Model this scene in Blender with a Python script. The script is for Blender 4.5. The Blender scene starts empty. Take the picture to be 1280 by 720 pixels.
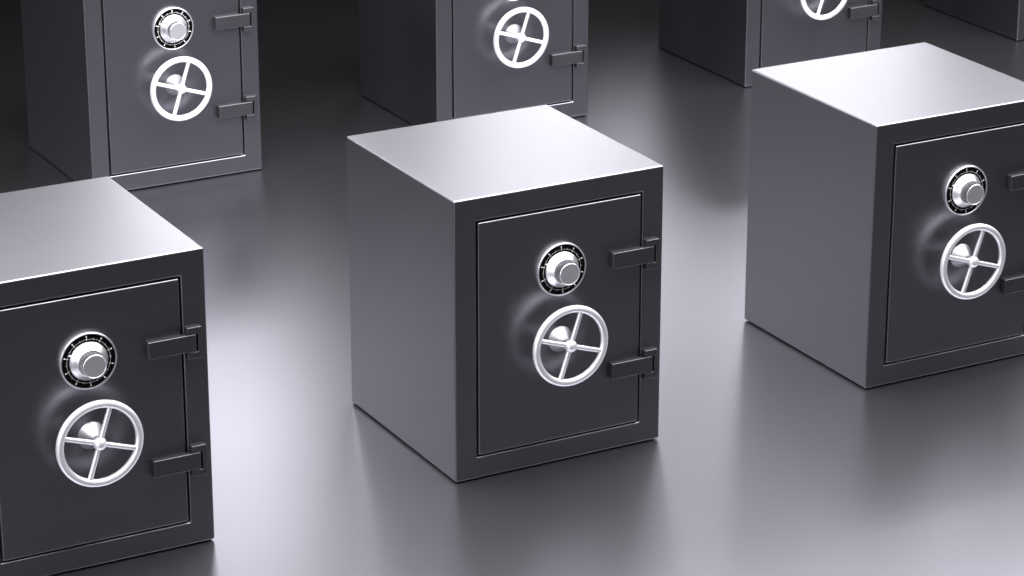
import bpy, bmesh, math
from mathutils import Matrix, Vector

scene = bpy.context.scene
C = scene.collection
R = math.radians

# ------------------------------------------------------------------ materials
def new_mat(name):
    m = bpy.data.materials.new(name)
    m.use_nodes = True
    nt = m.node_tree
    b = next(n for n in nt.nodes if n.type == 'BSDF_PRINCIPLED')
    return m, nt, b

def metal(name, col, rough, metallic=1.0, rough_var=0.02, scale=6.0, bump=0.0, bump_scale=400.0, spec=0.5):
    m, nt, b = new_mat(name)
    b.inputs['Base Color'].default_value = (*col, 1)
    b.inputs['Metallic'].default_value = metallic
    b.inputs['Specular IOR Level'].default_value = spec
    tc = nt.nodes.new('ShaderNodeTexCoord')
    nz = nt.nodes.new('ShaderNodeTexNoise')
    nz.inputs['Scale'].default_value = scale
    nz.inputs['Detail'].default_value = 4
    nt.links.new(tc.outputs['Object'], nz.inputs['Vector'])
    mr = nt.nodes.new('ShaderNodeMapRange')
    mr.inputs['To Min'].default_value = rough - rough_var
    mr.inputs['To Max'].default_value = rough + rough_var
    nt.links.new(nz.outputs['Fac'], mr.inputs['Value'])
    nt.links.new(mr.outputs['Result'], b.inputs['Roughness'])
    if bump > 0:
        n2 = nt.nodes.new('ShaderNodeTexNoise')
        n2.inputs['Scale'].default_value = bump_scale
        nt.links.new(tc.outputs['Object'], n2.inputs['Vector'])
        bp = nt.nodes.new('ShaderNodeBump')
        bp.inputs['Strength'].default_value = bump
        bp.inputs['Distance'].default_value = 0.001
        nt.links.new(n2.outputs['Fac'], bp.inputs['Height'])
        nt.links.new(bp.outputs['Normal'], b.inputs['Normal'])
    return m

M_BODY = metal('gunmetal_steel', (0.184, 0.182, 0.198), 0.355, rough_var=0.006)
M_HINGE = metal('hinge_steel', (0.085, 0.085, 0.092), 0.42, metallic=0.9)
M_BRIGHT = metal('satin_silver', (0.84, 0.83, 0.86), 0.34, metallic=0.95)
M_KNOB = metal('knob_silver', (0.80, 0.785, 0.81), 0.36, metallic=0.9)
M_KNURL = metal('knurled_steel', (0.33, 0.325, 0.34), 0.42)
M_MOUNT = metal('brushed_cone_steel', (0.31, 0.306, 0.32), 0.50)
M_WHEEL = metal('wheel_silver', (0.88, 0.87, 0.90), 0.39, metallic=0.74)
M_BLACK = metal('black_enamel', (0.002, 0.002, 0.002), 0.6, metallic=0.0, spec=0.03)
M_WHITE = metal('white_marking', (0.92, 0.92, 0.92), 0.5, metallic=0.0)

def floor_mat(name, col, rough):
    m = bpy.data.materials.new(name)
    m.use_nodes = True
    nt = m.node_tree
    nt.nodes.clear()
    out = nt.nodes.new('ShaderNodeOutputMaterial')
    gl = nt.nodes.new('ShaderNodeBsdfAnisotropic')
    gl.distribution = 'BECKMANN'
    g2 = nt.nodes.new('ShaderNodeBsdfAnisotropic')
    g2.distribution = 'GGX'
    g2.inputs['Color'].default_value = (*col, 1)
    m2 = nt.nodes.new('ShaderNodeMixShader')
    m2.inputs['Fac'].default_value = 0.5
    nt.links.new(gl.outputs[0], m2.inputs[1])
    nt.links.new(g2.outputs[0], m2.inputs[2])
    df = nt.nodes.new('ShaderNodeBsdfDiffuse')
    df.inputs['Color'].default_value = (0.10, 0.10, 0.105, 1)
    mx = nt.nodes.new('ShaderNodeMixShader')
    mx.inputs['Fac'].default_value = 0.94
    tc = nt.nodes.new('ShaderNodeTexCoord')
    nz = nt.nodes.new('ShaderNodeTexNoise')
    nz.inputs['Scale'].default_value = 0.9
    nz.inputs['Detail'].default_value = 5
    mr = nt.nodes.new('ShaderNodeMapRange')
    mr.inputs['To Min'].default_value = rough - 0.008
    mr.inputs['To Max'].default_value = rough + 0.008
    gl.inputs['Color'].default_value = (*col, 1)
    nt.links.new(tc.outputs['Object'], nz.inputs['Vector'])
    nt.links.new(nz.outputs['Fac'], mr.inputs['Value'])
    nt.links.new(mr.outputs['Result'], gl.inputs['Roughness'])
    nt.links.new(mr.outputs['Result'], g2.inputs['Roughness'])
    nt.links.new(df.outputs[0], mx.inputs[1])
    nt.links.new(m2.outputs[0], mx.inputs[2])
    nt.links.new(mx.outputs[0], out.inputs['Surface'])
    return m
M_FLOOR = floor_mat('grey_glossy_floor', (0.203, 0.201, 0.220), 0.315)

# ------------------------------------------------------------------ mesh helpers
def link(name, bm, mats, parent=None, smooth=True, bevel=0.0, seg=3, angle=30):
    bmesh.ops.recalc_face_normals(bm, faces=bm.faces)
    for f in bm.faces:
        f.smooth = smooth
    me = bpy.data.meshes.new(name)
    bm.to_mesh(me)
    bm.free()
    for m in (mats if isinstance(mats, (list, tuple)) else [mats]):
        me.materials.append(m)
    o = bpy.data.objects.new(name, me)
    C.objects.link(o)
    if parent:
        o.parent = parent
    if bevel > 0:
        md = o.modifiers.new('bevel', 'BEVEL')
        md.width = bevel
        md.segments = seg
        md.limit_method = 'ANGLE'
        md.angle_limit = R(angle)
        md.harden_normals = True
    return o

def add_box(bm, lo, hi):
    x0, y0, z0 = lo; x1, y1, z1 = hi
    v = [bm.verts.new(p) for p in ((x0,y0,z0),(x1,y0,z0),(x1,y1,z0),(x0,y1,z0),
                                   (x0,y0,z1),(x1,y0,z1),(x1,y1,z1),(x0,y1,z1))]
    for q in ((3,2,1,0),(4,5,6,7),(0,1,5,4),(1,2,6,5),(2,3,7,6),(3,0,4,7)):
        bm.faces.new([v[i] for i in q])

def add_prism_y(bm, pts, y0, y1):
    """polygon in x,z extruded along y"""
    a = [bm.verts.new((x, y0, z)) for x, z in pts]
    b = [bm.verts.new((x, y1, z)) for x, z in pts]
    bm.faces.new(a)
    bm.faces.new(list(reversed(b)))
    n = len(pts)
    for i in range(n):
        j = (i + 1) % n
        bm.faces.new((a[j], a[i], b[i], b[j]))

def add_lathe(bm, prof, cx, cz, n=96, radial=None):
    """profile of (r, y) revolved about a y-parallel axis through (cx, cz)"""
    rings = []
    for r, y in prof:
        if r < 1e-6:
            rings.append([bm.verts.new((cx, y, cz))])
        else:
            ring = []
            for k in range(n):
                a = 2 * math.pi * k / n
                rr = r if radial is None else radial(r, y, k)
                ring.append(bm.verts.new((cx + rr * math.sin(a), y, cz + rr * math.cos(a))))
            rings.append(ring)
    for p, q in zip(rings, rings[1:]):
        for k in range(n):
            l = (k + 1) % n
            if len(p) == 1 and len(q) == 1:
                continue
            if len(p) == 1:
                bm.faces.new((p[0], q[k], q[l]))
            elif len(q) == 1:
                bm.faces.new((p[k], p[l], q[0]))
            else:
                bm.faces.new((p[k], p[l], q[l], q[k]))

def add_torus(bm, cx, y, cz, RR, r, n=128, m=28):
    g = []
    for i in range(n):
        a = 2 * math.pi * i / n
        ring = []
        for j in range(m):
            b = 2 * math.pi * j / m
            q = RR + r * math.cos(b)
            ring.append(bm.verts.new((cx + q * math.sin(a), y + r * math.sin(b), cz + q * math.cos(a))))
        g.append(ring)
    for i in range(n):
        for j in range(m):
            bm.faces.new((g[i][j], g[(i+1) % n][j], g[(i+1) % n][(j+1) % m], g[i][(j+1) % m]))

def add_rod(bm, p, q, r, n=20):
    p, q = Vector(p), Vector(q)
    d = (q - p).normalized()
    u = d.cross(Vector((0, 1, 0))).normalized()
    w = d.cross(u)
    A = [bm.verts.new(p + r * (math.cos(2*math.pi*k/n) * u + math.sin(2*math.pi*k/n) * w)) for k in range(n)]
    B = [bm.verts.new(q + r * (math.cos(2*math.pi*k/n) * u + math.sin(2*math.pi*k/n) * w)) for k in range(n)]
    for k in range(n):
        l = (k + 1) % n
        bm.faces.new((A[k], A[l], B[l], B[k]))
    bm.faces.new(list(reversed(A)))
    bm.faces.new(B)

# ------------------------------------------------------------------ the safe
W, D, H = 1.004, 1.02, 1.262
FX, FY = -W / 2, -D / 2           # front left corner, local

def make_safe():
    root = bpy.data.objects.new('safe', None)
    C.objects.link(root)
    X = lambda x: FX + x
    Y = lambda y: FY + y

    # body: a hollow-fronted cabinet, door opening cut into the front
    ox0, ox1, oz0, oz1, dep = 0.103, 0.901, 0.103, 1.159, 0.020
    bm = bmesh.new()
    V = lambda x, y, z: bm.verts.new((X(x), Y(y), z))
    z0 = 0.006
    o = [V(0, 0, z0), V(W, 0, z0), V(W, 0, H), V(0, 0, H)]
    k = [V(0, D, z0), V(W, D, z0), V(W, D, H), V(0, D, H)]
    i = [V(ox0, 0, oz0), V(ox1, 0, oz0), V(ox1, 0, oz1), V(ox0, 0, oz1)]
    b = [V(ox0, dep, oz0), V(ox1, dep, oz0), V(ox1, dep, oz1), V(ox0, dep, oz1)]
    for n in range(4):
        m = (n + 1) % 4
        bm.faces.new((o[n], o[m], i[m], i[n]))
        bm.faces.new((o[m], o[n], k[n], k[m]))
        bm.faces.new((i[n], i[m], b[m], b[n]))
    bm.faces.new((k[3], k[2], k[1], k[0]))
    bm.faces.new(b)
    link('body', bm, M_BODY, root, bevel=0.0085, seg=4)

    # door, set in the opening with a dark gap all round
    g = 0.0075
    bm = bmesh.new()
    add_box(bm, (X(ox0 + g), Y(-0.002), oz0 + g), (X(ox1 - g), Y(0.018), oz1 - g))
    link('door', bm, M_BODY, root, bevel=0.0075, seg=4)

    # two hinges: a bar screwed to the door, held in a C-shaped bracket on the frame
    for zc in (0.884, 0.3795):
        bm = bmesh.new()
        add_box(bm, (X(0.742), Y(-0.033), zc - 0.036), (X(0.945), Y(-0.003), zc + 0.036))
        h = link('hinge', bm, M_HINGE, root, bevel=0.0045, seg=4)
        bm = bmesh.new()
        t, e = 0.066, 0.0385
        add_prism_y(bm, [(X(0.906), zc + e), (X(0.953), zc + e), (X(0.953), zc - e), (X(0.906), zc - e),
                         (X(0.906), zc - t), (X(0.968), zc - t), (X(0.968), zc + t), (X(0.906), zc + t)],
                    Y(-0.032), Y(0.004))
        link('hinge_bracket', bm, M_HINGE, h, bevel=0.003)

    # combination dial
    cx, cz = X(0.500), 0.886
    bm = bmesh.new()
    add_lathe(bm, [(0.1165, Y(0.002)), (0.1175, Y(-0.006)), (0.1180, Y(-0.014)), (0.1170, Y(-0.0185)),
                   (0.1150, Y(-0.0204)), (0.1125, Y(-0.0200)), (0.1110, Y(-0.0185)), (0.1105, Y(-0.012)),
                   (0.060, Y(-0.012))], cx, cz)
    dial = link('combination_dial', bm, M_BRIGHT, root)
    # black face with its white graduations
    bm = bmesh.new()
    yf = Y(-0.0165)
    add_lathe(bm, [(0.1103, Y(-0.0125)), (0.1103, yf), (0.070, yf)], cx, cz)
    for f in bm.faces: f.material_index = 0
    def mark(a, r0, r1, w0, w1=None):
        w1 = w0 if w1 is None else w1
        s, c = math.sin(a), math.cos(a)
        y = yf - 0.0006
        P = lambda r, t: bm.verts.new((cx + r*s + t*c, y, cz + r*c - t*s))
        f = bm.faces.new((P(r0, -w0/2), P(r0, w0/2), P(r1, w1/2), P(r1, -w1/2)))
        f.material_index = 1
    def dot(a, r, rad):
        x, z = cx + r*math.sin(a), cz + r*math.cos(a)
        f = bm.faces.new([bm.verts.new((x + rad*math.sin(t*math.pi/5), yf - 0.0007, z + rad*math.cos(t*math.pi/5))) for t in range(10)])
        f.material_index = 1
    off = R(-2.5)
    for n in range(100):
        a = off + 2*math.pi*n/100
        if n % 10 == 0:
            mark(a, 0.0845, 0.1015, 0.0020)
            dot(a, 0.1020, 0.0029)
        elif n % 5 == 0:
            mark(a, 0.0870, 0.0940, 0.0016)
        else:
            mark(a, 0.0880, 0.0915, 0.0013)
    mark(off + R(-62), 0.0790, 0.0900, 0.0110, 0.0030)
    face = link('dial_face', bm, [M_BLACK, M_WHITE], dial, smooth=False)
    # silver collar
    bm = bmesh.new()
    add_lathe(bm, [(0.0790, Y(-0.0150)), (0.0795, Y(-0.0185)), (0.0775, Y(-0.0215)), (0.0700, Y(-0.0290)),
                   (0.0620, Y(-0.0385)), (0.0560, Y(-0.0470)), (0.0545, Y(-0.0485)), (0.0500, Y(-0.0490)),
                   (0.0, Y(-0.0490))], cx, cz)
    link('dial_collar', bm, M_BRIGHT, dial)
    # knurled knob
    bm = bmesh.new()
    def knurl(r, y, k):
        if r > 0.0478: return r - (0.0028 if k % 4 in (0, 1) else 0.0)
        return r
    add_lathe(bm, [(0.0490, Y(-0.0480)), (0.0490, Y(-0.0820))], cx, cz, n=208, radial=knurl)
    for n, f in enumerate(bm.faces): f.material_index = 2 if n % 4 in (0, 1) else 1  # groove faces use the darker steel: groove shade put into the colour
    add_lathe(bm, [(0.0474, Y(-0.0820)), (0.0488, Y(-0.0822)), (0.0488, Y(-0.0842)), (0.0474, Y(-0.0858)), (0.0452, Y(-0.0858)),
                   (0.0442, Y(-0.0848)), (0.0, Y(-0.0848))], cx, cz, n=96)
    kn = link('knob', bm, [M_KNOB, M_KNURL, M_HINGE], dial, smooth=True)
    kn.data.set_sharp_from_angle(angle=R(25))

    # wheel handle: rim with hub, four spokes and a conical mount
    wx, wz, wy = X(0.500), 0.5685, Y(-0.094)
    bm = bmesh.new()
    add_torus(bm, wx, wy, wz, 0.1645, 0.0160)
    wheel = link('wheel_handle', bm, M_WHEEL, root)
    a0 = R(18.5)
    for q in range(4):
        a = a0 + q * math.pi / 2
        s, c = math.sin(a), math.cos(a)
        bm = bmesh.new()
        add_rod(bm, (wx + 0.018*s, wy, wz + 0.018*c), (wx + 0.160*s, wy, wz + 0.160*c), 0.0104)
        link('spoke', bm, M_WHEEL, wheel).data.set_sharp_from_angle(angle=R(40))
    bm = bmesh.new()
    N = 14
    add_lathe(bm, [(0.0275*math.sin(math.pi*t/N), wy - 0.0275*math.cos(math.pi*t/N)) for t in range(N + 1)], wx, wz, n=48)
    link('hub', bm, M_WHEEL, wheel)
    bm = bmesh.new()
    add_lathe(bm, [(0.0570, Y(0.0)), (0.0575, Y(-0.004)), (0.0560, Y(-0.0070)), (0.0200, Y(-0.0560)), (0.0180, Y(-0.0590)),
                   (0.0150, Y(-0.0600)), (0.0150, Y(-0.0900))], wx, wz, n=64)
    link('wheel_mount', bm, M_MOUNT, wheel).data.set_sharp_from_angle(angle=R(50))
    return root

def copy_tree(o, parent=None):
    c = o.copy()
    C.objects.link(c)
    if parent:
        c.parent = parent
    for ch in list(o.children):
        copy_tree(ch, c)
    return c

SAFES = [
    (0.000, 0.000, 'dark grey steel safe in the middle, its top, left side and door uncut'),
    (-2.1176, -0.0237, 'dark grey safe at lower left, cut by the left photo edge, two hinges showing'),
    (2.1218, 0.0316, 'dark grey safe at the right photo edge, its hinges cut off by that edge'),
    (0.0234, 4.3079, 'back row safe with dial, wheel and both hinges visible, behind the lower left safe'),
    (2.1370, 4.3296, 'back row safe right behind the middle safe, whole wheel but only one hinge visible'),
    (4.2662, 4.3675, 'back row safe behind the right hand safe, only lower half of its wheel visible'),
    (6.3723, 4.4137, 'safe in the top right corner, only its low dark side and front corner visible'),
]
proto = make_safe()
for n, (x, y, lab) in enumerate(SAFES):
    s = proto if n == 0 else copy_tree(proto)
    s.location = (x + 0.5, y + D / 2 - 0.002, 0)
    s['label'] = lab
    s['category'] = 'safe'
    s['group'] = 'dark grey steel safes standing in rows'

# ------------------------------------------------------------------ floor
bm = bmesh.new()
f = bm.faces.new([bm.verts.new(p) for p in ((-40, -40, 0), (40, -40, 0), (40, 40, 0), (-40, 40, 0))])
fl = link('floor', bm, M_FLOOR, smooth=False)
fl['kind'] = 'structure'

# ------------------------------------------------------------------ light
w = bpy.data.worlds.new('World')
scene.world = w
w.use_nodes = True
bg = next(n for n in w.node_tree.nodes if n.type == 'BACKGROUND')
bg.inputs['Color'].default_value = (0.93, 0.93, 1.0, 1)
bg.inputs['Strength'].default_value = 0.0039

def softbox(name, loc, target, sx, sy, power, col=(0.97, 0.96, 1.0), spread=180):
    l = bpy.data.lights.new(name, 'AREA')
    l.shape = 'RECTANGLE'
    l.size, l.size_y = sx, sy
    l.energy = power
    l.color = col
    l.spread = R(spread)
    o = bpy.data.objects.new(name, l)
    C.objects.link(o)
    o.location = loc
    o.rotation_euler = (Vector(target) - Vector(loc)).to_track_quat('-Z', 'Y').to_euler()
    return o

softbox('softbox_a', (1.759, 6.746, 3.080), (0.500, 0.000, 0.600), 1.139, 0.951, 23.5, spread=125.0)
softbox('softbox_b', (12.799, 7.935, 9.750), (0.500, 0.000, 0.600), 3.367, 11.504, 44.58, spread=171.9)
softbox('softbox_c', (1.000, 0.935, 4.730), (1.000, 0.935, 0.000), 16.000, 5.465, 3483.13, spread=147.2)
softbox('softbox_e', (4.400, 7.249, 3.300), (0.5, 0.0, 0.6), 1.100, 0.200, 15.5, spread=125.0)
softbox('softbox_h', (6.950, 7.249, 3.300), (2.6, 0.0, 0.6), 1.300, 0.200, 18.5, spread=125.0)
softbox('floor_fill_i', (5.600, 7.249, 2.250), (1.5, 0.0, 0.0), 1.500, 0.900, 11.0, spread=115.0)  # added fill, brightens the floor lane left dark between e and h
softbox('softbox_j', (-9.0, -4.5, 2.2), (0.0, 0.0, 0.4), 3.000, 2.000, 260.0)
softbox('softbox_f', (-2.891, 7.500, 3.293), (0.500, 0.000, 0.600), 0.881, 0.415, 120.0, spread=180.0)
softbox('front_fill_g', (4.9, -8.0, 1.1), (0.5, 0.0, 0.9), 3.000, 0.600, 8.0)  # added weak fill low in front, lifts the door fronts

# ------------------------------------------------------------------ camera
cam = bpy.data.cameras.new('camera')
co = bpy.data.objects.new('camera', cam)
C.objects.link(co)
co.location = (-5.24735, -10.12899, 5.13081)
co.rotation_euler = (R(90 - 20.41555), 0, R(-28.57338))
cam.sensor_width = 36
cam.lens = 3684.9555 / 1280 * 36
cam.clip_end = 200
scene.camera = co

scene.render.engine = 'CYCLES'
scene.cycles.max_bounces = 8
scene.cycles.use_denoising = True
scene.view_settings.view_transform = 'Standard'
scene.view_settings.look = 'None'
scene.view_settings.exposure = 0
scene.view_settings.gamma = 1
